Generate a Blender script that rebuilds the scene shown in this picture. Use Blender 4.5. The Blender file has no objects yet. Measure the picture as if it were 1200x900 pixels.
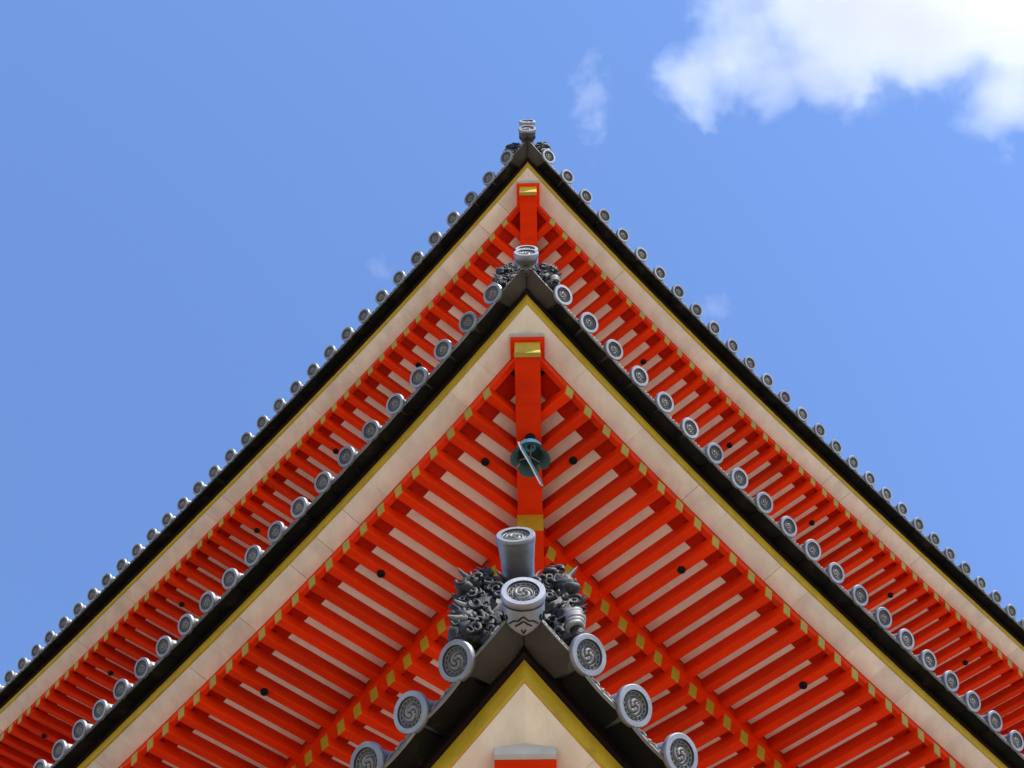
import bpy, math, random
from mathutils import Vector, Matrix, noise
random.seed(7)
sc = bpy.context.scene
C = sc.collection
R2 = math.sqrt(0.5)
GZ = 1.6                                   # eye height: all roof heights are measured from the eye

# ------------------------------------------------------------------ camera
PITCH, YAW, ROLL, FPX, CX = 1.1519186, -0.0411723, 0.0223067, 1834.4, 0.0802
fw = Vector((math.sin(YAW)*math.cos(PITCH), math.cos(YAW)*math.cos(PITCH), math.sin(PITCH)))
rt = Vector((math.cos(YAW), -math.sin(YAW), 0)); up = rt.cross(fw)
r2 = math.cos(ROLL)*rt + math.sin(ROLL)*up; u2 = -math.sin(ROLL)*rt + math.cos(ROLL)*up
cd = bpy.data.cameras.new('camera'); cam = bpy.data.objects.new('camera', cd); C.objects.link(cam)
cam.matrix_world = Matrix(((r2.x,u2.x,-fw.x,CX),(r2.y,u2.y,-fw.y,0),(r2.z,u2.z,-fw.z,GZ),(0,0,0,1)))
cd.sensor_width = 36; cd.lens = 36*FPX/1200; cd.clip_start = .1; cd.clip_end = 20000
sc.camera = cam

# ------------------------------------------------------------------ light
SUN_EL, SUN_AZ = math.radians(48), math.radians(137)      # azimuth clockwise from +Y
sdir = Vector((math.sin(SUN_AZ)*math.cos(SUN_EL), math.cos(SUN_AZ)*math.cos(SUN_EL), math.sin(SUN_EL)))
w = bpy.data.worlds.new('World'); sc.world = w; w.use_nodes = True
wn = w.node_tree; bg = wn.nodes['Background']
st = wn.nodes.new('ShaderNodeTexSky'); st.sky_type = 'NISHITA'; st.sun_disc = False
st.sun_elevation = SUN_EL; st.sun_rotation = SUN_AZ
st.air_density = 1.0; st.dust_density = .15; st.ozone_density = 2.6
tint = wn.nodes.new('ShaderNodeVectorMath'); tint.operation = 'MULTIPLY'; tint.inputs[1].default_value = (.82, .90, 1.07)
wn.links.new(st.outputs[0], tint.inputs[0]); wn.links.new(tint.outputs[0], bg.inputs[0]); bg.inputs[1].default_value = .15
sl = bpy.data.lights.new('sun', 'SUN'); sl.energy = 5.0; sl.angle = math.radians(.5); sl.color = (1, .95, .87)
so = bpy.data.objects.new('sun', sl); C.objects.link(so)
so.rotation_euler = sdir.to_track_quat('Z', 'Y').to_euler()
sc.view_settings.view_transform = 'Standard'; sc.view_settings.look = 'None'
sc.view_settings.exposure = 1.05; sc.view_settings.gamma = 1

# ------------------------------------------------------------------ materials
def nodes_of(name):
    m = bpy.data.materials.new(name); m.use_nodes = True
    return m, m.node_tree, m.node_tree.nodes['Principled BSDF']
def mat(name, col, rough=.6, metal=0, var=.12, scale=6, bump=.1, bscale=60, stain=None, stain_amt=.5, stain_scale=1.5, stretch=(1,1,1), coat=0, thr=.55, spec=.5, co='Object'):
    m, nt, b = nodes_of(name); N = nt.nodes; L = nt.links
    tc = N.new('ShaderNodeTexCoord')
    geo = N.new('ShaderNodeNewGeometry'); oi = N.new('ShaderNodeObjectInfo')
    mp = N.new('ShaderNodeMapping'); mp.inputs['Scale'].default_value = stretch
    src = geo.outputs['Position'] if co == 'World' else tc.outputs['Object']
    if co != 'World':
        ad = N.new('ShaderNodeVectorMath'); ad.operation = 'ADD'; mu = N.new('ShaderNodeVectorMath'); mu.operation = 'SCALE'
        cb = N.new('ShaderNodeCombineXYZ'); L.new(oi.outputs['Random'], cb.inputs[0]); L.new(oi.outputs['Random'], cb.inputs[1])
        L.new(cb.outputs[0], mu.inputs[0]); mu.inputs['Scale'].default_value = 37.
        L.new(src, ad.inputs[0]); L.new(mu.outputs[0], ad.inputs[1]); src = ad.outputs[0]
    L.new(src, mp.inputs[0])
    n1 = N.new('ShaderNodeTexNoise'); n1.inputs['Scale'].default_value = scale; n1.inputs['Detail'].default_value = 6
    L.new(mp.outputs[0], n1.inputs['Vector'])
    mr = N.new('ShaderNodeMapRange'); mr.inputs['From Min'].default_value = .3; mr.inputs['From Max'].default_value = .7
    mr.inputs['To Min'].default_value = 1-var; mr.inputs['To Max'].default_value = 1+var
    L.new(n1.outputs[0], mr.inputs[0])
    r1 = N.new('ShaderNodeMapRange'); r1.inputs['To Min'].default_value = 1-var*.6; r1.inputs['To Max'].default_value = 1+var*.6
    L.new(oi.outputs['Random'], r1.inputs[0])
    mm = N.new('ShaderNodeMath'); mm.operation = 'MULTIPLY'; L.new(mr.outputs[0], mm.inputs[0]); L.new(r1.outputs[0], mm.inputs[1])
    vm = N.new('ShaderNodeVectorMath'); vm.operation = 'SCALE'; vm.inputs[0].default_value = col
    L.new(mm.outputs[0], vm.inputs['Scale'])
    out = vm.outputs[0]
    if stain:
        n2 = N.new('ShaderNodeTexNoise'); n2.inputs['Scale'].default_value = stain_scale; n2.inputs['Detail'].default_value = 9; n2.inputs['Roughness'].default_value = .7
        L.new(mp.outputs[0], n2.inputs['Vector'])
        m2 = N.new('ShaderNodeMapRange'); m2.inputs['From Min'].default_value = thr; m2.inputs['From Max'].default_value = thr+.17
        m2.inputs['To Max'].default_value = stain_amt; L.new(n2.outputs[0], m2.inputs[0])
        mx = N.new('ShaderNodeMix'); mx.data_type = 'RGBA'; L.new(m2.outputs[0], mx.inputs[0]); L.new(out, mx.inputs[6]); mx.inputs[7].default_value = (*stain, 1)
        out = mx.outputs[2]
    L.new(out, b.inputs['Base Color'])
    b.inputs['Roughness'].default_value = rough; b.inputs['Metallic'].default_value = metal
    b.inputs['Specular IOR Level'].default_value = spec
    b.inputs['Coat Weight'].default_value = coat; b.inputs['Coat Roughness'].default_value = .25
    if bump:
        n3 = N.new('ShaderNodeTexNoise'); n3.inputs['Scale'].default_value = bscale; n3.inputs['Detail'].default_value = 4
        L.new(mp.outputs[0], n3.inputs['Vector'])
        bp = N.new('ShaderNodeBump'); bp.inputs['Strength'].default_value = bump; bp.inputs['Distance'].default_value = .01
        L.new(n3.outputs[0], bp.inputs['Height']); L.new(bp.outputs[0], b.inputs['Normal'])
    return m
RED = mat('vermilion_paint', (.66, .026, .0003), .6, var=.20, scale=4, bump=.3, bscale=45, spec=.07, stain=(.36, .014, .0004), stain_amt=.55, stain_scale=4, stretch=(.35, 1.6, 1.6), thr=.52)
DRED = mat('deep_red_panel_paint', (.46, .013, .0005), .6, spec=.07, var=.12, scale=5, bump=.1)
CREAM = mat('cream_paint', (.66, .58, .48), .6, var=.10, scale=5, bump=.12, bscale=50, stain=(.36, .29, .21), stain_amt=.3, stain_scale=2.2, thr=.52, stretch=(1.6, 1.0, 1), co='World')
PLAST = mat('white_plaster', (.86, .71, .55), .75, var=.06, scale=7, bump=.1, stain=(.5, .36, .26), stain_amt=.35, stain_scale=3)
YEL = mat('yellow_ochre_paint', (.42, .265, .010), .5, var=.12, scale=9, bump=.12, stain=(.26, .15, .03), stain_amt=.6, stain_scale=6, co='World', thr=.54)
GOLD = mat('ochre_rafter_end_paint', (.29, .20, .008), .45, var=.12, scale=12, bump=.1, stain=(.35, .2, .03), stain_amt=.4, stain_scale=14)
TILE = mat('smoked_silver_tile', (.21, .212, .225), .54, metal=.8, var=.22, scale=9, bump=.12, bscale=90, stain=(.12, .12, .12), stain_amt=.45, stain_scale=7, thr=.56)
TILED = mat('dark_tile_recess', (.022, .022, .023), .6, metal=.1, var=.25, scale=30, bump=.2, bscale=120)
RELIEF = mat('tile_relief', (.15, .147, .142), .5, var=.2, scale=30, bump=.1, spec=.25)
BLKT = mat('near_black_tile', (.0055, .0048, .004), .65, var=.5, scale=5, bump=.35, bscale=35, spec=.15, stain=(.07, .05, .032), stain_amt=.5, stain_scale=5, thr=.57)  # near-black base colour with lighter brown blotches
CORN = mat('brown_grey_corner_tile', (.052, .045, .037), .55, spec=.25, var=.25, scale=4, bump=.2, bscale=40, stain=(.03, .027, .024), stain_amt=.7, stain_scale=3, thr=.5)
BATT = mat('dark_wood', (.010, .005, .004), .7, var=.2, spec=.1)
ORN = mat('dark_ornament_clay', (.024, .024, .025), .62, metal=.0, var=.4, scale=14, bump=.35, bscale=55, spec=.25, stain=(.12, .12, .115), stain_amt=.4, stain_scale=11, thr=.58)
ENDP = mat('pale_end_board', (.40, .39, .37), .6, var=.08, scale=12)
BRONZE = mat('verdigris_bronze', (.10, .52, .62), .42, metal=.1, var=.25, scale=15, bump=.15, stain=(.02, .05, .045), stain_amt=.6, stain_scale=12)  # verdigris with the blue of reflected sky put into its colour
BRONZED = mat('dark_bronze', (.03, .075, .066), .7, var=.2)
BLACK = mat('black_iron', (.004, .004, .004), .6, var=.2, spec=.15)
DECK = mat('roof_tile_field', (.16, .165, .17), .5, metal=.2, var=.2)
GROUND = mat('pale_gravel', (.265, .228, .17), .9, var=.15, scale=3, bump=.5, bscale=30, co='World')

# ------------------------------------------------------------------ mesh helpers
class MB:
    def __init__(s): s.v = []; s.f = []; s.m = []; s.sm = []
    def add(s, vs, fs, m=0, smooth=False):
        o = len(s.v); s.v += [tuple(v) for v in vs]
        for f in fs: s.f.append(tuple(i+o for i in f)); s.m.append(m); s.sm.append(smooth)
    def box(s, a, b, m=0, chamfer=0):
        (x0,y0,z0),(x1,y1,z1) = a, b
        vs = [(x,y,z) for z in (z0,z1) for y in (y0,y1) for x in (x0,x1)]
        s.add(vs, [(0,2,3,1),(4,5,7,6),(0,1,5,4),(2,6,7,3),(0,4,6,2),(1,3,7,5)], m)
    def hexa(s, vs, m=0): # vs: 8 points, 0-3 one end ring, 4-7 other
        s.add(vs, [(0,1,2,3),(7,6,5,4),(0,4,5,1),(1,5,6,2),(2,6,7,3),(3,7,4,0)], m)
    def rings(s, rings, m=0, smooth=True, cap=(True, True), closed=True):
        n = len(rings[0]); vs = [p for r in rings for p in r]; fs = []
        for i in range(len(rings)-1):
            for j in range(n if closed else n-1):
                k = (j+1) % n; fs.append((i*n+j, i*n+k, (i+1)*n+k, (i+1)*n+j))
        s.add(vs, fs, m, smooth)
        if cap[0]: s.add(rings[0], [tuple(range(n-1,-1,-1))], m)
        if cap[1]: s.add(rings[-1], [tuple(range(n))], m)
    def tube(s, pts, rad, n=6, m=0, cap=True, flat=None):
        pts = [Vector(p) for p in pts]; rs = []
        ref = Vector((0,0,1))
        for i, p in enumerate(pts):
            t = (pts[min(i+1,len(pts)-1)] - pts[max(i-1,0)])
            if t.length < 1e-9: t = Vector((0,0,1))
            t.normalize()
            a = ref - t*ref.dot(t)
            if a.length < .05: a = Vector((1,0,0)) - t*t.x
            a.normalize(); b = t.cross(a); ref = a
            r = rad[i] if hasattr(rad, '__len__') else rad
            rs.append([p + (a*math.cos(q)+b*math.sin(q))*r for q in (2*math.pi*k/n for k in range(n))])
        s.rings(rs, m, True, (cap, cap))
    def blob(s, c, r, m=0, nu=10, nv=7, amp=.12, fr=3., squash=(1,1,1)):
        c = Vector(c); rs = []
        for i in range(nv+1):
            th = math.pi*i/nv; ring = []
            for j in range(nu):
                ph = 2*math.pi*j/nu
                d = Vector((math.sin(th)*math.cos(ph), math.sin(th)*math.sin(ph), math.cos(th)))
                k = 1+amp*noise.noise(d*fr+c*9)*2
                ring.append(c+Vector((d.x*squash[0], d.y*squash[1], d.z*squash[2]))*r*k)
            rs.append(ring[::-1])
        s.rings(rs, m, True, (False, False))
    def data(s, name, mats):
        me = bpy.data.meshes.new(name); me.from_pydata(s.v, [], s.f)
        for x in mats: me.materials.append(x)
        me.polygons.foreach_set('material_index', s.m); me.polygons.foreach_set('use_smooth', s.sm)
        me.update(); return me
    def obj(s, name, mats, parent=None, **kw):
        return link(name, s.data(name, mats), parent, **kw)
def link(name, me, parent=None, mw=None, **kw):
    o = bpy.data.objects.new(name, me); C.objects.link(o)
    if parent: o.parent = parent
    if mw is not None: o.matrix_world = mw if not parent else mw
    for k, v in kw.items(): o[k] = v
    return o

# ------------------------------------------------------------------ ground
g = MB(); n = 24
g.add([(-3000,-3000,0),(3000,-3000,0),(3000,3000,0),(-3000,3000,0)], [(0,1,2,3)])
g.obj('ground', [GROUND], kind='structure')

# ------------------------------------------------------------------ the eaves as a coordinate system
SWR, SWT, SWP = .98547, 7.748, 3.303
class Roof: pass
roofs = []
for i, (Y, Z, L, S, t0r, t0l, rk0, rsp, hip, dsc) in enumerate([
        (3.6263, 5.9783, 14.64, .2833, .395, .422, .868, .2, .424, 1.08),
        (4.1348, 11.8166, 13.92, .28, .409, .384, .868, .2, .37, 1.0),
        (4.6021, 17.2876, 13.27, .2912, .332, .335, .784, .1985, .315, .98)]):
    r = Roof(); r.i=i; r.Y=Y; r.Z=Z+GZ; r.L=L; r.S=S; r.t0={1:t0r,-1:t0l}; r.rk0=rk0; r.rsp=rsp; r.hip=hip; r.dsc=dsc
    r.cy = Y + L*R2; r.dd = (.016, 0, 0)[i]; roofs.append(r)
def zf(r, t):
    t = min(max(t, 0), r.L); t = min(t, r.L-t)
    return r.Z + SWR*max(0, 1-t/SWT)**SWP - SWR
def P(r, s, t, d, h):
    """t along the eave from the tip, d inward, h above the curve of the tile discs; s = 1 right, -1 left, 2/-2 the two rear sides"""
    a = 1 if s > 0 else -1
    x, y, z = a*(t-d)*R2, r.Y+(t+d)*R2, zf(r, t)+h
    if abs(s) == 2: x, y = -x, 2*r.cy-y
    return Vector((x, y, z))
def frame(r, s, t, d, h, slope=0, follow=True, roll=0):
    """matrix: X inward (up the slope), Z up, Y along the eave"""
    o = P(r, s, t, d, h); e = (P(r, s, t+.05, d, h)-P(r, s, t-.05, d, h)).normalized()
    if not follow: e.z = 0; e.normalize()
    inn = P(r, s, t, d+1, h)-o; inn.z = 0; inn.normalize()
    X = (inn*math.cos(slope)+Vector((0,0,1))*math.sin(slope))
    Yv = e - X*e.dot(X); Yv.normalize(); Zv = X.cross(Yv)
    if Zv.z < 0: Yv = -Yv; Zv = X.cross(Yv)
    M = Matrix((X, Yv, Zv)).transposed().to_4x4(); M.translation = o
    return M
def sweep(mb, r, s, prof, t_a, t_b, step=.35, m=0, clampd=True, mats=None):
    """prof: list of (d,h) closed polygon swept along the eave, mitred on the hips"""
    n = max(1, int(math.ceil((t_b-t_a)/step))); st = [t_a+(t_b-t_a)*k/n for k in range(n+1)]
    rs = []
    for t in st:
        rs.append([P(r, s, (min(max(t, d), r.L-d) if clampd else t), d, h) for d, h in prof])
    rs = [rs[i] for i in range(len(rs)) if i == 0 or any((rs[i][k]-rs[i-1][k]).length > 1e-5 for k in range(len(prof)))]
    if (s == 1 or s == -2) : rs = [list(reversed(x)) for x in rs]
    mb.rings(rs, m, False)
def box4(d0, d1, h0, h1, sl=0):
    return [(d0, h0), (d1, h0+sl*(d1-d0)), (d1, h1+sl*(d1-d0)), (d0, h1)]

pagoda = bpy.data.objects.new('pagoda', None); C.objects.link(pagoda)
pagoda.location = (0, roofs[0].cy, 0)
pagoda['label'] = 'vermilion three-storied pagoda with cream eave boards and grey disc-ended roof tiles'
pagoda['category'] = 'pagoda'
bpy.context.view_layer.update()
PI_INV = pagoda.matrix_world.inverted()
def sub(name, me, parent, mw=None, **kw):
    o = bpy.data.objects.new(name, me); C.objects.link(o); o.parent = parent
    base = ROOT[parent.name]
    o.matrix_parent_inverse = base
    if mw is not None: o.matrix_basis = mw
    for k, v in kw.items(): o[k] = v
    return o
ROOT = {'pagoda': PI_INV}

# ------------------------------------------------------------------ shared tile meshes
def disc_tile_mesh(name, R=.09, flange=.024, long_=1.0, swirl=0., neck=.76):
    """round eave tile. local: face in the plane X=0 looking to -X, tile running to +X; Z up"""
    b = MB(); n = 40
    def ring(x, r, sx=0): return [(x, r*math.cos(2*math.pi*k/n), r*math.sin(2*math.pi*k/n)) for k in range(n)]
    ri = R*.71
    # outer skin from the rim back: a thick disc, then a narrower barrel
    b.rings([ring(.0, R*.955), ring(.004, R*.99), ring(.012, R), ring(flange, R), ring(flange+.005, R*.97)], 0, True, (False, False))
    b.rings([ring(.0, R*.955), ring(.0, ri*1.03)][::-1], 0, True, (False, False))
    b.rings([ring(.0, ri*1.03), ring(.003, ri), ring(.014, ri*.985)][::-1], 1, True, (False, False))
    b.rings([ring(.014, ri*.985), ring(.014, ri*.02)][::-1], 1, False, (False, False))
    b.rings([ring(flange+.005, R*.97), ring(flange+.006, R*(neck+.02)), ring(.08, R*neck), ring(long_, R*neck)], 0, True, (False, True))
    # inner ring between beads and swirl
    for rr, hh, ww in ((ri*.955, .004, ri*.03), (ri*.70, .004, ri*.028)):
        b.rings([ring(.0135, rr+ww), ring(.0135-hh, rr), ring(.0135, rr-ww)][::-1], 2, True, (False, False))
    # beads
    nb = 16
    for k in range(nb):
        a = 2*math.pi*(k+.5)/nb; cy, cz = ri*.83*math.cos(a), ri*.83*math.sin(a); q = ri*.068
        rs = []
        for (x, f) in ((.0138, 1), (.0105, .8), (.008, .35)):
            rs.append([(x, cy+q*f*math.cos(2*math.pi*j/7), cz+q*f*math.sin(2*math.pi*j/7)) for j in range(7)][::-1])
        b.rings(rs, 2, True, (False, True))
    # three commas whirling round the middle
    for c in range(3):
        a0 = swirl+2*math.pi*c/3; N = 15; lft=[]; mid=[]; rgt=[]; 
        for k in range(N):
            u = k/(N-1); a = a0+u*2.9; rad = ri*(.20+.40*u**.8)
            wd = ri*(.15*(1-u)**.55+.012)*(min(1, u*6+.25)) ; hh = .0095*(1-u*.55)*min(1, u*8+.2)
            er = Vector((0, math.cos(a), math.sin(a)))
            lft.append(er*(rad-wd)+Vector((.0139,0,0))); rgt.append(er*(rad+wd)+Vector((.0139,0,0)))
            mid.append((er*(rad-wd*.45)+Vector((.0139-hh,0,0)), er*(rad+wd*.45)+Vector((.0139-hh,0,0))))
        vs = []; fs = []
        for k in range(N): vs += [lft[k], mid[k][0], mid[k][1], rgt[k]]
        for k in range(N-1):
            for j in range(3): fs.append((4*k+j, 4*k+j+1, 4*k+5+j, 4*k+4+j))
        b.add(vs, fs, 2, True)
        # little round head
        hc = Vector((.0139, ri*.20*math.cos(a0), ri*.20*math.sin(a0))); q = ri*.15
        b.rings([[(x, hc.y+q*f*math.cos(2*math.pi*j/10), hc.z+q*f*math.sin(2*math.pi*j/10)) for j in range(10)][::-1] for x, f in ((.0139,1),(.007,.85),(.003,.45))], 2, True, (False, True))
    return b.data(name, [TILE, TILED, RELIEF])
DISC = disc_tile_mesh('round_eave_tile')
DISC_SHORT = disc_tile_mesh('ridge_end_disc', R=.098, flange=.03, neck=.94, long_=.12, swirl=.5)

def pan_tile_mesh(name, S):
    """hanging lip of a pan tile between two round tiles. local X inward, Y along, Z up; origin midway at disc height"""
    b = MB(); n = 10; hw = S/2-.0015; th = .055
    def sag(y): return -.052-.024*(1-(y/hw)**2)
    ys = [-hw+2*hw*k/n for k in range(n+1)]
    lean = .46
    for k in range(n):
        y0, y1 = ys[k], ys[k+1]
        pts = []
        for y in (y0, y1):
            pts.append(((.0, y, sag(y)), (.012, y, sag(y)+th), (.30, y, sag(y)+th+.30*lean*1.25), (.30, y, sag(y)+.30*lean)))
        A, B = pts
        b.add([A[0],A[1],B[1],B[0]], [(0,1,2,3)], 0)                     # front lip
        b.add([A[1],A[2],B[2],B[1]], [(0,1,2,3)], 0)                     # top
        b.add([A[0],B[0],(.012,B[0][1],B[0][2]+.002),(.012,A[0][1],A[0][2]+.002)], [(0,1,2,3)], 0)
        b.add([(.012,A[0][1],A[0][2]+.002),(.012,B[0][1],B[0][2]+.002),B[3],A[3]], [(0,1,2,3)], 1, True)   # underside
    for sy in (-1, 1):
        y = sy*hw; z = sag(y)
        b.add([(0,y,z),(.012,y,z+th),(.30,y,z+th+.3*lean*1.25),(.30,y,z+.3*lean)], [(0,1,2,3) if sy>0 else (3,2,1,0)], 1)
    # raised border and leafy scroll on the lip
    for zz in (.004, th-.005):
        b.tube([(-.002+.012*zz/th, y*.98, sag(y)+zz) for y in ys], .0028, 4, 2)
    for k in range(-3, 4):
        y = k*hw*.24; c = Vector((-.001, y, sag(y)+th*.5)); pts = []; sg = 1 if k % 2 else -1
        for q in range(9):
            a = q*.75; rr = .015*(1-q/10)
            pts.append(c+Vector((-.002, rr*math.cos(a)*sg, rr*math.sin(a)*sg*.9)))
        b.tube(pts, [.0048*(1-q/11) for q in range(9)], 4, 2)
    b.blob((-.002, 0, sag(0)+th*.5), .009, 2, 6, 4, 0)
    return b.data(name, [TILE, BLKT, RELIEF])

def rafter_mesh(name, w, h, ln):
    """local X inward, origin at top centre of the outer end"""
    b = MB(); c = .006; y = w/2
    pr = [(-y, 0), (-y, -h+c), (-y+c, -h), (y-c, -h), (y, -h+c), (y, 0)]
    e = .006
    r0 = [(e if abs(z+h/2)<h/2 else e, yy*.97, z*.985-.001) for yy, z in pr]
    r0 = [(0, yy*.93, -h/2+(z+h/2)*.95) for yy, z in pr]; r1 = [(e, yy, z) for yy, z in pr]; r2_ = [(ln, yy, z) for yy, z in pr]
    b.rings([r0, r1, r2_], 0, False, (False, True))
    b.add(r0, [(5,4,3,2,1,0)], 1)
    b.m[0:6] = [1]*6
    if ln > .2: b.box((.125, -y, .0002), (ln, y, .034), 0)
    return b.data(name, [RED, GOLD])
RAF_F = math.atan(.23); RAF_B = math.atan(.27)
raf_cache = {}
def rafter(kind, ln):
    k = (kind, round(ln, 2))
    if k not in raf_cache:
        raf_cache[k] = rafter_mesh('flying_rafter' if kind == 'f' else 'base_rafter', .074 if kind == 'f' else .082, .114 if kind == 'f' else .125, max(.12, k[1]))
    return raf_cache[k]

# fixture: round black housing under a rafter
b = MB(); n = 16
def rg(r, z): return [(r*math.cos(2*math.pi*k/n), r*math.sin(2*math.pi*k/n), z) for k in range(n)]
b.rings([rg(.032, 0), rg(.034, -.02), rg(.03, -.028), rg(.018, -.03), rg(.016, -.022)][::-1], 0, True, (False, False))
b.add(rg(.0165, -.023), [tuple(range(n))[::-1]], 1)
FIX = b.data('round_fixture', [BLACK, BATT])

# ------------------------------------------------------------------ ornament on the corner ridge
def ornament_mesh(seed):
    rnd = random.Random(seed); b = MB()
    def curl(c, ax1, ax2, r0, turns, th, hand=1):
        pts = []; rad = []; N = 16
        for q in range(N):
            u = q/(N-1); a = u*turns*2*math.pi*hand; rr = r0*(1-.82*u)
            pts.append(Vector(c)+ax1*rr*math.cos(a)+ax2*rr*math.sin(a)+ax1.cross(ax2)*(-th*.9*u)); rad.append(th*(1-.45*u))
        b.tube(pts, rad, 6, 0)
    def horn(c, d, ln, r, bend=Vector((0,0,0)), m=0, n=6):
        pts = []; rad = []
        for q in range(7):
            u = q/6; pts.append(Vector(c)+Vector(d).normalized()*ln*u+bend*u*u); rad.append(r*(1-u)**.8+.0015)
        b.tube(pts, rad, n, m)
    # back plate, shield shaped with a scalloped edge
    prof = [(-.10,-.02),(-.20,0),(-.285,.10),(-.275,.22),(-.27,.33),(-.22,.43),(-.16,.50),(-.08,.54),(0,.56)]
    prof = prof+[(-x, z) for x, z in prof[-2::-1]]
    fr = [(x, .02, z) for x, z in prof]; bk = [(x*.96, .09, z) for x, z in prof]
    b.rings([fr[::-1], bk[::-1]], 0, False)
    for sd in (-1, 1):
        X = Vector((sd, 0, 0)); Zv = Vector((0, 0, 1)); Yb = Vector((0, -1, 0))
        # head of the beast looking outward, with brow, snout and jaw
        b.blob((sd*.165, -.045, .37), .095, 0, 16, 12, .22, 3.5, (1, .8, 1))
        b.blob((sd*.215, -.09, .325), .06, 0, 12, 9, .2, 4, (1.1, .9, .75))
        b.blob((sd*.245, -.105, .275), .04, 0, 10, 8, .2, 4, (1.2, .9, .6))
        b.blob((sd*.15, -.12, .40), .03, 0, 9, 7, .1, 4, (1.3, .8, .6))
        b.blob((sd*.185, -.125, .375), .016, 0, 8, 6, .05, 4)
        # body and haunch
        b.blob((sd*.17, -.03, .20), .11, 0, 16, 12, .25, 3, (1, .7, 1.1))
        b.blob((sd*.10, -.03, .08), .075, 0, 12, 9, .25, 3, (1.2, .8, .9))
        b.blob((sd*.235, -.05, .10), .06, 0, 12, 9, .25, 3, (1, .9, 1))
        b.blob((sd*.20, -.045, .0), .085, 0, 14, 10, .28, 3, (1, .7, 1)); b.blob((sd*.12, -.05, -.04), .06, 0, 12, 9, .28, 3, (1, .8, 1)); b.blob((sd*.265, -.05, -.03), .045, 0, 12, 9, .25, 3)
        for k in range(7):
            c = (sd*rnd.uniform(.10, .28), -.10, rnd.uniform(-.09, .06)); curl(c, X, (Zv+Yb*.4).normalized(), rnd.uniform(.018, .03), rnd.uniform(.5, 1.1), rnd.uniform(.009, .013), rnd.choice((-1, 1)))
        # scales or mane: curls over head and back
        for k in range(24):
            a = rnd.uniform(0, 6.28); rr = rnd.uniform(.02, .10)
            c = (sd*(.165+rr*math.cos(a)), -.09-rnd.uniform(0,.05), .30+rr*1.7*math.sin(a))
            tilt = rnd.uniform(-.6, .6)
            a1 = (X*math.cos(tilt)+Zv*math.sin(tilt)); a2 = (Zv*math.cos(tilt)-X*math.sin(tilt))*.9+Yb*.3
            curl(c, a1.normalized(), a2.normalized(), rnd.uniform(.016, .036), rnd.uniform(.5, 1.15), rnd.uniform(.008, .014), rnd.choice((-1,1)))
        # horns and ears
        horn((sd*.13, -.03, .44), (sd*.25, -.25, 1), .14, .022, Vector((sd*.04, 0, -.01)))
        horn((sd*.20, -.04, .42), (sd*.8, -.3, .75), .13, .024, Vector((0, 0, .03)))
        horn((sd*.075, -.02, .47), (-sd*.1, -.2, 1), .10, .018, Vector((sd*.05, 0, 0)))
        # mane spikes along the outline
        for k in range(8):
            u = k/7; a = math.radians(-35+115*u)
            c = (sd*(.17+.09*math.cos(a)), -.02-.03*rnd.random(), .24+.20*math.sin(a))
            horn(c, (sd*math.cos(a), -.4, math.sin(a)+.15), rnd.uniform(.04, .08), rnd.uniform(.017, .026), Vector((0, -.01, rnd.uniform(-.03,.03))))
        # claws
        for k in range(4):
            horn((sd*(.06+.045*k), -.09, .045-.008*k), (sd*.3, -.8, -.5), .065, .016, Vector((0, 0, -.02)))
        for k in range(3):
            horn((sd*.25, -.04, .09+.045*k), (sd*1, -.35, .1), .075, .017, Vector((0, 0, .012)))
        # leaf-like flames lower down
        for k in range(7):
            a = rnd.uniform(-.4, 1.2); horn((sd*(.08+.16*rnd.random()), -.07, .06+.1*rnd.random()), (sd*math.sin(a), -.5, math.cos(a)), rnd.uniform(.06,.1), .014, Vector((sd*.03, 0, 0)))
        # spiral whiskers
        curl((sd*.255, -.09, .21), X, Zv, .04, 1.6, .009, sd)
        curl((sd*.10, -.11, .27), X, (Zv+Yb*.3).normalized(), .042, 1.6, .010, -sd)
    # ringed tail coil on the right, tufted paw on the left; sun on coil and claws painted lighter
    for k in range(5):
        N = 14; z = -.03+.026*k; rr = .040-.003*abs(k-2)
        b.tube([(.255+rr*math.cos(2*math.pi*q/N), -.08+rr*math.sin(2*math.pi*q/N), z+.02*math.cos(2*math.pi*q/N)) for q in range(N+1)], .0145, 6, 1)
    b.blob((.255, -.08, .02), .045, 0, 10, 8, .1, 4, (1,1,1.4))
    for k in range(5):
        horn((-.245+.01*k, -.06-.02*(k%2), .015+.045*k), (-1, -.35, .25*(k-2)), .085, .019, Vector((0, 0, .012)), 1)
    for k in range(6):
        a = k*1.05; b.blob((-.23+.03*math.cos(a), -.085, .09+.03*math.sin(a)), .019, 0, 8, 6, .1, 4)
    for q, p in enumerate(b.v):
        v = Vector(p); k_ = noise.noise_vector(v*38)*.0035+noise.noise_vector(v*14)*.006; b.v[q] = tuple(v+k_)
    return b.data('ridge_ornament', [ORN, RELIEF])
ORNM = [ornament_mesh(11), ornament_mesh(12), ornament_mesh(13)]

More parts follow.
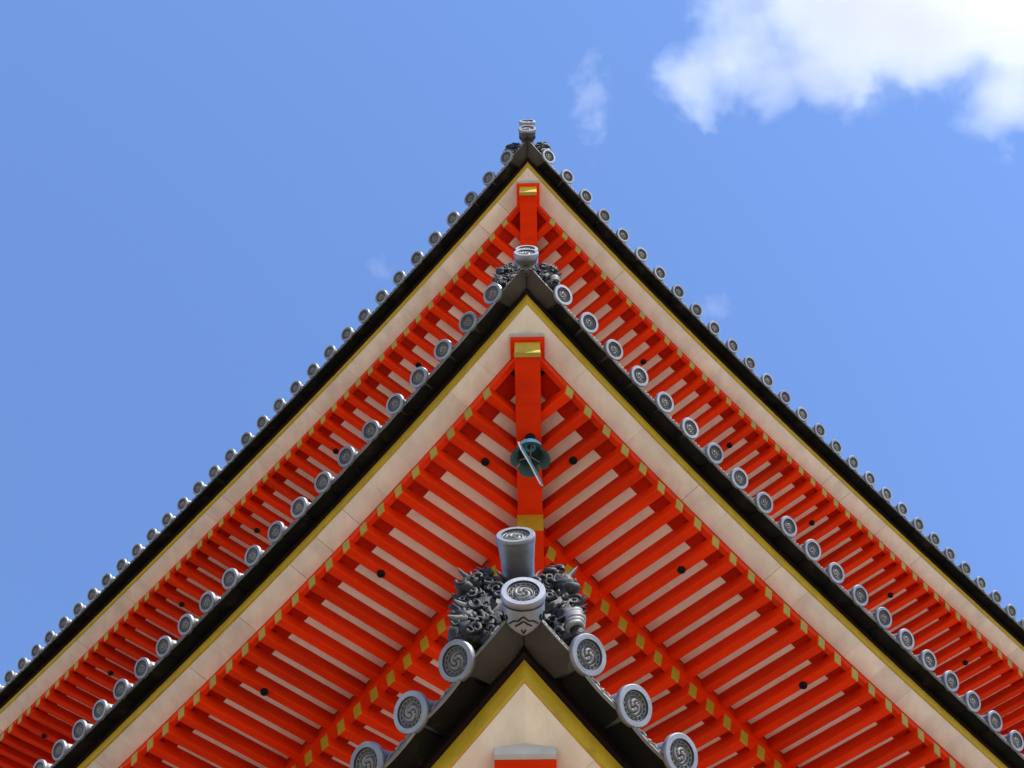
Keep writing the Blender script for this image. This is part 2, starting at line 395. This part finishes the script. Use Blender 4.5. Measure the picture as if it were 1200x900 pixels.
# ------------------------------------------------------------------ the three roofs
def hip_pt(r, m, h, x=0): return Vector((x, r.Y+m*2*R2, zf(r, m)+h))
ORNP = [ # finial rim (y,z,elevation of axis), ridge disc (y,z,elevation)
    dict(fin=(.09, .60, 6.5), disc=(-.005, -.07, -7), x=-.04),
    dict(fin=(.15, .60, 2), disc=(-.03, -.01, 3), x=0),
    dict(fin=(-.01, .53, 3), disc=(-.05, .06, -7), x=0)]
FIXT = {1: {1: [2, 8, 15, 22], -1: [2, 8, 15, 22]}, 2: {1: [2, 9, 16, 23, 30, 37, 44], -1: [2, 9, 16, 23, 30, 37, 44]}, 0: {1: [4, 11], -1: [4, 11]}}
for r in roofs:
    i = r.i
    part = bpy.data.objects.new('roof', None); C.objects.link(part)
    org = Vector((0, r.cy, r.Z))
    part.parent = pagoda; part.matrix_parent_inverse = PI_INV; part.matrix_basis = Matrix.Translation(org)
    ROOT[part.name] = Matrix.Translation(-org)
    part['label'] = ['lowest roof, its upturned corner nearest', 'middle roof with a bronze bell under its corner', 'topmost roof against the sky'][i]
    PAN = pan_tile_mesh('pan_eave_tile', r.S)
    ALPHA = math.radians(33)
    NT = int(round((r.L-r.t0[1]*2)/r.S))
    # ---- tiles
    for s in (1, -1):
        t = r.t0[s]; k = 0; ts = []
        while t < r.L-.25: ts.append(t); t += r.S
        for k, t in enumerate(ts):
            q = Matrix.Diagonal((1, r.dsc, r.dsc, 1))
            M = frame(r, s, t, -.012, -.003, ALPHA+random.uniform(-.045, .045)) @ Matrix.Rotation(random.uniform(-.5, .5), 4, 'X') @ q
            M = Matrix.Translation(Vector((random.uniform(-.003,.003), 0, random.uniform(-.004,.004)))) @ M
            sub('round_eave_tile', DISC, part, M)
            if k < len(ts)-1:
                M = frame(r, s, t+r.S/2, .038, random.uniform(-.003, .003), 0)
                sub('pan_eave_tile', PAN, part, M)
    # ---- corner tiles: two smooth wings meeting on the hip
    for s in (1, -1):
        b = MB(); te = r.t0[s]-.012
        N = 8; rs = []
        for k in range(N+1):
            t = te*k/N; u = k/N; dip = -.020*math.sin(math.pi*u)
            dip += .004*u; prof = [(.031, -.052+dip), (.042, .003+dip), (.30, .09+dip), (.30, .035+dip)]
            rs.append([P(r, s, max(t, d*1.0) if d > t else t, d, h) for d, h in prof])
        if s == 1: rs = [list(reversed(x)) for x in rs]
        b.rings(rs, 0, False)
        # raised border + scroll on the lit lip
        pts = []; pts2 = []; 
        for k in range(2, N+1):
            t = te*k/N; dip = -.020*math.sin(math.pi*k/N)
            pts.append(P(r, s, t, .029, -.047+dip)); pts2.append(P(r, s, t, .040, .000+dip))
        b.tube(pts, .004, 4, 1); b.tube(pts2, .004, 4, 1)
        for k in range(7):
            t = te*(.32+.62*k/6); dip = -.020*math.sin(math.pi*t/te); c = P(r, s, t, .034, -.025+dip); e = (P(r, s, t+.05, .034, 0)-P(r, s, t, .034, 0)).normalized()
            pp = [c+e*.014*math.cos(q*.8)*(1-q/10)+Vector((0,0,1))*.014*math.sin(q*.8)*(1-q/10)*(1 if k % 2 else -1) for q in range(8)]
            b.tube(pp, [.0045*(1-q/11) for q in range(8)], 4, 1)
        o = b.obj('corner_tile', [CORN, RELIEF]); o.parent = part; o.matrix_parent_inverse = ROOT[part.name]
    # ---- boards and beams along all four eaves
    def own(b, name, mats, **kw):
        o = b.obj(name, mats); o.parent = part; o.matrix_parent_inverse = ROOT[part.name]
        for k_, v_ in kw.items(): o[k_] = v_
        return o
    for s in (1, -1, 2, -2):
        b = MB(); sweep(b, r, s, box4(.175+r.dd, .26+r.dd,  -.058 if i < 2 else -.085, .03), 0, r.L, .3); own(b, 'tile_batten', [BATT])
        if abs(s) == 1:
            b = MB(); sweep(b, r, s, [(.206+r.dd, -.18), (.222+r.dd, -.176), (.222+r.dd, -.05), (.198+r.dd, -.05)], 0, r.L, .3); own(b, 'yellow_fascia', [YEL])
            t = 0; first = True
            while t < r.L:
                ln = .31+random.choice((0, 0, .0, .31)) if not first else .62+.3*random.random()
                t1 = t+ln
                if t1 > r.L-.6: t1 = r.L
                gap = random.choice((.0012, .0012, .0012, .004))
                b = MB(); dz = random.uniform(-.0012, .0012)
                sweep(b, r, s, [(.2235+r.dd, -.178+dz), (.413+r.dd, -.186+dz), (.413+r.dd, -.13), (.2235+r.dd, -.13)], t, t1-gap, .32); own(b, 'eave_board', [CREAM])
                t = t1; first = False
        else:
            b = MB(); sweep(b, r, s, box4(.20, .413, -.18, -.05), 0, r.L, .4); own(b, 'eave_board', [CREAM])
        b = MB(); sweep(b, r, s, box4(.4145+r.dd, .457+r.dd, -.305, -.189), .53, r.L-.53, .3); own(b, 'fascia_beam', [RED])
        b = MB(); sweep(b, r, s, box4(.4135+r.dd, .4143+r.dd, -.205, -.1885), .53, r.L-.53, .3); own(b, 'beading_strip', [DRED])
        b = MB(); sweep(b, r, s, [(1.45, -.338), (1.505, -.338), (1.505, -.04), (1.455, -.045)], 0, r.L, .3); own(b, 'rafter_bearing_beam', [RED])
        # dark roof boarding closing everything above the rafters
        b = MB(); sweep(b, r, s, [(.30, -.128), (1.5, .03), (3.6, .55), (3.6, .75), (1.5, .60), (.30, .12)], 0, r.L, .5); own(b, 'roof_boarding', [BATT])
    # ---- rafters and the panels between them
    NK = int((r.L-2*r.rk0)/r.rsp+.01)
    for s in (1, -1):
        kts = [r.rk0+r.rsp*k for k in range(-1, NK+2)]
        for kk, t in enumerate(kts):
            lim = min(t, r.L-t)
            real = 0 < kk < len(kts)-1
            if real:
                ln = min(1.30, (lim-.40)*1.03+.02)
                M = frame(r, s, t+random.uniform(-.003, .003), .392+random.uniform(-.003, .003), -.297+random.uniform(-.003, .003), RAF_F, follow=False)
                sub('flying_rafter', rafter('f', ln), part, M)
                if kk-1 in FIXT[i][s]:
                    M = frame(r, s, t, .775, -.297-.114/math.cos(RAF_F)+.23*(.775-.392)+.001, RAF_F, follow=False)
                    sub('round_fixture', FIX, part, M)
                if lim > 1.62:
                    M = frame(r, s, t, 1.415, -.335+random.uniform(-.0015, .0015), RAF_B, follow=False)
                    sub('base_rafter', rafter('b', min(2.2, (lim-1.42)*1.04+.02)), part, M)
            if kk == len(kts)-1: break
            # panels in the bay between this rafter and the next
            ta, tb = t, t+r.rsp
            if abs(s) != 1: continue
            def quad(d0, d1, h0, h1, th=.02):
                vs = []
                for dz in (0, th):
                    for (tt, d, h) in ((ta, d0, h0), (tb, d0, h0), (tb, d1, h1), (ta, d1, h1)):
                        vs.append(P(r, s, tt, min(d, tt, r.L-tt), h+dz))
                return vs
            def top(d): return -.297+.23*(d-.392)
            def topb(d): return -.335+.27*(d-1.415)
            lm = min(max(tb, .01), r.L-ta)
            segs = [('red_soffit_panel', .452, .625, top, DRED), ('white_soffit_panel', .628, 1.452, top, PLAST)]
            segs += [('red_soffit_panel', 1.507, 1.63, topb, DRED), ('inner_soffit_panel', 1.633, 3.5, topb, PLAST)]
            for nm, d0, d1, fn, mt in segs:
                if lm <= d0+.02: continue
                d1 = min(d1, lm)
                vs = quad(d0, d1, fn(d0)+.019-.006*(d0 > 1), fn(d1)+.019-.006*(d0 > 1))
                b = MB(); b.hexa([vs[0], vs[1], vs[2], vs[3], vs[4], vs[5], vs[6], vs[7]]) if s == -1 else b.hexa([vs[3], vs[2], vs[1], vs[0], vs[7], vs[6], vs[5], vs[4]])
                if nm.startswith('inner') and kk > 46: continue
                if nm.startswith('red') and d0 > 1: 
                    b_in = b; own(b_in, 'inner_red_panel', [mt]); continue
                own(b, nm, [mt])
    # ---- purlins and brackets' top plate
    for s in (1, -1, 2, -2):
        b = MB(); sweep(b, r, s, box4(2.55, 2.75, -.42, -.17), 0, r.L, .5); own(b, 'eave_purlin', [RED])
    # ---- hip beams on the front corner and the two side corners
    sc_ = .94 if i == 2 else 1
    wB, wN = .135*sc_, .10*sc_
    m0 = r.hip
    # wide block with pale end board
    b = MB()
    def hb(b, ms, hbot, htop, wd, mi=0, endm=None):
        rs = []
        for m, hh, ht in zip(ms, hbot, htop):
            rs.append([hip_pt(r, m, hh, -wd), hip_pt(r, m, hh, wd), hip_pt(r, m, ht, wd), hip_pt(r, m, ht, -wd)])
        b.rings(rs, mi, False, (endm is None, True))
        if endm is not None: b.add(rs[0], [(3,2,1,0)], endm)
    hb(b, [m0+.018, max(.56, m0+.12)], [-.275, -.275], [-.186, -.186], wB)
    own(b, 'hip_cover_board', [RED])
    b = MB(); hb(b, [m0, m0+.017], [-.262 if i == 0 else -.228]*2, [-.187]*2, wB*1.0); own(b, 'hip_end_board', [ENDP])
    b = MB(); e = m0+(.06 if i == 0 else .035)
    # underside heights fall straight in space between both ends
    def zline(m):
        za = zf(r, e)-.49; zb = zf(r, 1.38)-.275; u = (m-e)/(1.38-e); return za+(zb-za)*u - zf(r, m)
    ms = [e, e+.012, e+.3, .9, 1.2, 1.6]
    hb(b, ms, [zline(m) for m in ms], [-.272]*2+[-.25, -.2, -.1, 0], wN, 0, 1)
    b.m[0:4] = [0]*4
    own(b, 'flying_hip_rafter', [RED, YEL])
    # yellow lit lip under its end
    b = MB(); hb(b, [e-.004, e+.02], [zline(e)-.006]*2, [zline(e)+.012]*2, wN+.003); own(b, 'hip_end_trim', [GOLD])
    b = MB(); ms = [1.375, 1.39, 1.8, 2.4, 3.4]
    hb(b, ms, [-.535, -.535, -.5+.10, -.30+.04, .0], [-.27, -.27, -.1, .1, .4], .105, 0, 1)
    own(b, 'base_hip_rafter', [RED, YEL])
    # ---- ridge ornament, disc and finial
    pr = ORNP[i]
    def axis_m(x, y, z, el):
        # local -X (face) looks to -Y raised by el
        fc = Vector((0, -math.cos(math.radians(el)), math.sin(math.radians(el)))); X = -fc; Yv = Vector((1,0,0)); Zv = X.cross(Yv)
        if Zv.z < 0: Yv = -Yv; Zv = X.cross(Yv)
        M = Matrix((X, Yv, Zv)).transposed().to_4x4(); M.translation = Vector((x, r.Y+y, r.Z+z)); return M
    # corner ridge disc with pointed apron below
    dm = DISC_SHORT
    sub('ridge_end_disc', dm, part, axis_m(0, pr['disc'][0], pr['disc'][1], pr['disc'][2]) @ Matrix.Diagonal((1, 1.02, 1.02, 1)))
    b = MB(); zc = r.Z+pr['disc'][1]; yc = r.Y+pr['disc'][0]
    # apron: half collar tapering to a point towards the hip
    rs = []
    for k in range(9):
        u = k/8; rr = .0935-.006*u; wa = 1.5-.75*max(0, (u-.45)/.3) if u < .75 else .75*(1-(u-.75)/.25)+.03
        rs.append([(rr*math.sin(a), yc+.045+.125*u, zc-.008-rr*math.cos(a)) for a in [(-wa+2*wa*j/12) for j in range(13)]])
    b.rings(rs, 0, True, (False, False), closed=False)
    rs2 = [[(x, y, z+.012) for x, y, z in q][::-1] for q in rs]; b.rings(rs2, 0, True, (False, False), closed=False)
    for pts in ([(-.75,.075),(-.5,.055),(-.25,.05),(-.1,.035),(0,.028),(.1,.035),(.25,.05),(.5,.055),(.75,.075)], [(-.4,.078),(-.2,.066),(0,.05),(.2,.066),(.4,.078)], [(-.1,.095),(0,.115),(.1,.095)], [(-1.35,.04),(-1.2,.065),(-1.0,.07),(-.9,.05),(-1.0,.04)], [(1.35,.04),(1.2,.065),(1.0,.07),(.9,.05),(1.0,.04)]):
        b.tube([( .0935*math.sin(a), yc+.045+y, zc-.010-.0915*math.cos(a)) for a, y in pts], .0038, 4, 1)
    own(b, 'ridge_apron', [CORN if i else TILE, BLKT])
    # finial: flared barrel
    y, z, el = pr['fin']; M = axis_m(pr['x'], y, z, el)
    if i == 0: rot = Matrix.Rotation(math.radians(-3), 4, 'Z'); M = Matrix.Translation(M.translation) @ rot @ Matrix.Translation(-M.translation) @ M
    fb = MB(); n = 32
    def rr_(x, q): return [(x, q*math.cos(2*math.pi*k/n), q*math.sin(2*math.pi*k/n)) for k in range(n)]
    fb.rings([rr_(.004, .088), rr_(.008, .0955), rr_(.03, .094), rr_(.07, .088), rr_(.14, .081), rr_(.24, .075), rr_(.50, .072)], 0, True, (False, True))
    o = sub('finial_barrel', fb.data('finial_barrel', [TILE]), part, M)
    sub('finial_disc', disc_tile_mesh('finial_disc', R=.0955, long_=.055, swirl=1.1), part, M)
    # ornament
    b = MB()
    ox = -.03 if i == 0 else 0
    M = Matrix.Translation(Vector((ox, r.Y+.30, r.Z-.01))) @ Matrix.Rotation(math.radians(-4), 4, 'X') @ Matrix.Diagonal((1, 1, 1.12, 1) if i == 0 else (.88, .9, .88, 1))
    sub('ridge_ornament', ORNM[i], part, M)
    # ridge behind the ornament
    b = MB()
    rs = []
    for k in range(9):
        m = .24+3.2*k/8; h = .08+.42*(m-.2); rs.append([hip_pt(r, m, h-.02, -.16), hip_pt(r, m, h-.02, .16), hip_pt(r, m, h+.24, .13), hip_pt(r, m, h+.30, 0), hip_pt(r, m, h+.24, -.13)])
    b.rings(rs, 0, False); own(b, 'corner_ridge', [DECK])
    # ---- roof field above
    for s in (1, -1, 2, -2):
        top_d = r.L/2-.02 if i == 2 else 3.9
        ds = [.28, 1.0, 2.0, 3.0, top_d] if i < 2 else [.28, 1.2, 2.5, 4.2, top_d]
        b = MB(); n = 40; N = 40; vs = []; fs = []
        for k, d in enumerate(ds):
            for j in range(N+1):
                t = d+(r.L-2*d)*j/N; vs.append(P(r, s, t, d, .14+.40*(d-.28)+.045*(d-.28)**2))
        for k in range(len(ds)-1):
            for j in range(N): 
                q = (k*(N+1)+j, k*(N+1)+j+1, (k+1)*(N+1)+j+1, (k+1)*(N+1)+j); fs.append(q if s in (1, 2) else q[::-1])
        b.add(vs, fs); o = own(b, 'roof_field', [DECK])

# ------------------------------------------------------------------ body of the pagoda
half = [2.75, 2.6, 2.45]; cyc = roofs[0].cy
zb = [0, roofs[0].Z+.9, roofs[1].Z+.9]; zt = [r.Z-1.05 for r in roofs]
rot45 = Matrix.Translation(Vector((0, cyc, 0))) @ Matrix.Rotation(math.radians(45), 4, 'Z')
def bd(b, name, mats, M=rot45, **kw):
    return sub(name, b.data(name, mats), pagoda, M, **kw)
b = MB(); b.box((-4.2,-4.2,0),(4.2,4.2,.7)); bd(b, 'stone_platform', [GROUND])
colm = {}
for i, r in enumerate(roofs):
    H = half[i]; z0 = max(zb[i], .7); z1 = zt[i]
    b = MB(); b.box((-H,-H,z0),(H,H,r.Z+.25)); bd(b, 'storey_wall', [PLAST])
    for a in range(4):
        R4 = rot45 @ Matrix.Rotation(a*math.pi/2, 4, 'Z')
        for x in (-1, -.36, .36, 1):
            if x == 1: continue
            b = MB(); n = 14; b.rings([[(x*H+.17*math.cos(2*math.pi*k/n), -H+.17*math.sin(2*math.pi*k/n), z) for k in range(n)] for z in (z0, z1)], 0, True); bd(b, 'column', [RED], R4)
        for zz in (z0+.12, (z0+z1)/2+.3, z1-.28):
            b = MB(); b.box((-H+.12,-H-.12,zz),(H-.12,-H-.02,zz+.24)); bd(b, 'tie_beam', [RED], R4)
        # stepped bracket sets below the purlin
        for x in (-1, -.36, .36, 1):
            b = MB()
            for st_ in range(3):
                yy = -H-.30*(st_+1); zz = z1+.05+.3*st_
                b.box((x*H-.07, yy-.12, zz), (x*H+.07, -H, zz+.15)); b.box((x*H-.42, yy-.06, zz+.15), (x*H+.42, yy+.06, zz+.28))
                for q in (-.36, 0, .36): b.box((x*H+q-.09, yy-.09, zz+.281), (x*H+q+.09, yy+.09, zz+.345))
            bd(b, 'bracket_set', [RED], R4)

# ------------------------------------------------------------------ wind bell under the middle roof's corner
r = roofs[1]
by = r.Y+.905*2*R2; bz = zf(r, .915)-.455
bell = bpy.data.objects.new('wind_bell', None); C.objects.link(bell); bell.location = (.01, by, bz)
bell['label'] = 'green bronze wind bell with flared lobed mouth hanging under the middle roof corner beam'; bell['category'] = 'wind bell'
bell.rotation_euler = (0, 0, math.radians(8))
def bp(b, name, mats):
    o = link(name, b.data(name, mats), bell); return o
n = 72
def lobed(rad, amp, z, drop=0):
    out = []
    for k in range(n):
        a = 2*math.pi*k/n; l = abs(math.cos(2*a))**.38
        rr = rad*(1-amp)+rad*amp*l
        out.append((rr*math.cos(a), rr*math.sin(a), z+drop*(1-l)))
    return out
b = MB(); outer = [(0.012,-.065,0,0),(.05,-.068,0,0),(.082,-.082,0,0),(.096,-.11,0,0),(.100,-.17,.0,0),(.102,-.215,.06,0),(.118,-.25,.14,.02),(.138,-.275,.22,.045),(.155,-.29,.27,.06)]
rs = [lobed(a, c, z, d) for a, z, c, d in outer]
inner = [(a-.007, z+.002, c, d) for a, z, c, d in outer[::-1] if a > .03]
rs2 = [lobed(a, c, z, d) for a, z, c, d in inner]
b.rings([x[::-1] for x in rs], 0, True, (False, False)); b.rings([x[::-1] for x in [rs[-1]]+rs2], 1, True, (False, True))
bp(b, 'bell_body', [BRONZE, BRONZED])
b = MB(); b.box((-.006,-.006,-.08),(.006,.006,-.02)); N = 16
b.tube([(.02*math.cos(2*math.pi*k/N), 0, -.02+.025*math.sin(2*math.pi*k/N)) for k in range(N+1)], .006, 6)
b.rings([[(.042*f*math.cos(2*math.pi*k/14), .042*f*math.sin(2*math.pi*k/14), z) for k in range(14)] for z, f in ((.10, 1), (.035, 1), (.03, .6))][::-1], 0, True)
bp(b, 'hook', [BLACK])
b = MB()
for a in (0, 2.09, 4.19): b.tube([(0,0,-.235), (.094*math.cos(a+.5), .094*math.sin(a+.5), -.225)], .0065, 6)
b.tube([(0,0,-.10),(0,0,-.30)], .005, 6); bp(b, 'clapper_cross', [mat('grey_iron', (.12,.12,.12), .6)])
b = MB()
# broad thin wind plate hung below the mouth
ang = math.radians(56); ux, uy = math.cos(ang), math.sin(ang)
pl = [(-.20, -.34), (-.185, -.315), (0, -.30), (.19, -.325), (.215, -.36), (.17, -.40), (0, -.375), (-.16, -.385)]
th = .005
A = [(ux*q-uy*th, uy*q+ux*th, z) for q, z in pl]; B = [(ux*q+uy*th, uy*q-ux*th, z) for q, z in pl]
b.rings([A, B], 0, False)
b.m = [1]*len(A)+b.m[len(A):]  # edge faces get a near-white that paints sunlight onto them
bp(b, 'wind_plate', [mat('pale_verdigris', (.10, .20, .24), .5), mat('sunlit_plate_edge', (.70, .74, .76), .3, metal=.3)])

# ------------------------------------------------------------------ clouds: real volumes far above
def cloud(px, py, dist, size, rot, dens, seed, thr, name, label, kscale=2.2, fall=1.0, lobes=None, amp=2.2, soft=.35, zoff=0):
    d = (fw*FPX + r2*(px-600) - u2*(py-450)).normalized()
    c = Vector((CX, 0, GZ))+d*dist
    me = MB(); me.blob((0,0,0), 1.0, 0, 20, 12, 0); 
    o = me.obj(name, [])
    X = (r2*math.cos(rot)+u2*math.sin(rot)); Yv = d.cross(X).normalized(); 
    M = Matrix((X*size[0], Yv*size[1], d*size[2])).transposed().to_4x4(); M.translation = c
    o.matrix_world = M
    m = bpy.data.materials.new(name+'_vapour'); m.use_nodes = True; nt = m.node_tree; N = nt.nodes; L = nt.links
    for x in list(N):
        if x.type == 'BSDF_PRINCIPLED': N.remove(x)
    out = [x for x in N if x.type == 'OUTPUT_MATERIAL'][0]
    pv = N.new('ShaderNodeVolumePrincipled'); pv.inputs['Color'].default_value = (1, 1, 1, 1); pv.inputs['Anisotropy'].default_value = 0
    tc = N.new('ShaderNodeTexCoord')
    nz = N.new('ShaderNodeTexNoise'); nz.inputs['Scale'].default_value = kscale; nz.inputs['Detail'].default_value = 9; nz.inputs['Roughness'].default_value = .67; nz.inputs['Distortion'].default_value = .25
    mp = N.new('ShaderNodeMapping'); mp.inputs['Location'].default_value = (seed*3.1, seed*1.7, seed); asp = max(size)
    mp.inputs['Scale'].default_value = (size[0]/size[1] if size[0] > size[1] else 1, 1 if size[0] > size[1] else size[1]/size[0], .5)
    L.new(tc.outputs['Object'], mp.inputs[0]); L.new(mp.outputs[0], nz.inputs['Vector'])
    prev = None
    for (lx, ly, lr, lw) in (lobes or [(0, 0, 1, 1)]):
        sb = N.new('ShaderNodeVectorMath'); sb.operation = 'SUBTRACT'; L.new(tc.outputs['Object'], sb.inputs[0]); sb.inputs[1].default_value = (lx, -ly, 0)
        sq = N.new('ShaderNodeVectorMath'); sq.operation = 'MULTIPLY'; L.new(sb.outputs[0], sq.inputs[0]); sq.inputs[1].default_value = (1, 1, lr)
        le = N.new('ShaderNodeVectorMath'); le.operation = 'LENGTH'; L.new(sq.outputs[0], le.inputs[0])
        f1 = N.new('ShaderNodeMapRange'); f1.clamp = False; f1.inputs['From Min'].default_value = 0; f1.inputs['From Max'].default_value = lr; f1.inputs['To Min'].default_value = fall*lw; f1.inputs['To Max'].default_value = fall*lw-1.6
        L.new(le.outputs['Value'], f1.inputs[0]); cur = f1.outputs[0]
        if prev is not None:
            mxx = N.new('ShaderNodeMath'); mxx.operation = 'MAXIMUM'; L.new(prev, mxx.inputs[0]); L.new(cur, mxx.inputs[1]); cur = mxx.outputs[0]
        prev = cur
    na = N.new('ShaderNodeMath'); na.operation = 'MULTIPLY_ADD'; L.new(nz.outputs[0], na.inputs[0]); na.inputs[1].default_value = amp; na.inputs[2].default_value = -.5*amp
    ad = N.new('ShaderNodeMath'); ad.operation = 'ADD'; L.new(na.outputs[0], ad.inputs[0]); L.new(prev, ad.inputs[1])
    f2 = N.new('ShaderNodeMapRange'); f2.inputs['From Min'].default_value = thr; f2.inputs['From Max'].default_value = thr+soft; f2.inputs['To Max'].default_value = dens
    L.new(ad.outputs[0], f2.inputs[0]); L.new(f2.outputs[0], pv.inputs['Density'])
    L.new(pv.outputs[0], out.inputs['Volume'])
    o.data.materials.clear(); o.data.materials.append(m)
    o['label'] = label; o['category'] = 'cloud'
    return o
cloud(1010, 20, 1500, (330, 330, 120), 0, .035, 5, .12, 'white_cloud', 'large brilliant white cloud filling the upper right of the sky', kscale=3.6,
      lobes=[(.12, .24, .52, 1.6), (.46, .12, .42, 1.3), (-.33, -.06, .62, .66), (-.08, -.12, .34, .66), (.42, -.20, .46, .66)], soft=.5, amp=1.75)
cloud(692, 118, 1500, (42, 105, 40), .05, .006, 2, .24, 'wispy_cloud', 'thin wisp of cloud just above the top roof corner', soft=.8, kscale=2.6)
cloud(835, 360, 1500, (50, 36, 25), 0, .006, 6, .34, 'wispy_cloud', 'faint cloud scrap low beside the right edge of the top roof', soft=.8)
cloud(445, 315, 1500, (34, 40, 25), 0, .006, 8, .34, 'wispy_cloud', 'faint cloud scrap left of the top roof ridge', soft=.8)
sc.cycles.max_bounces = 24; sc.cycles.diffuse_bounces = 5; sc.cycles.volume_bounces = 20; sc.cycles.volume_step_rate = 2.0
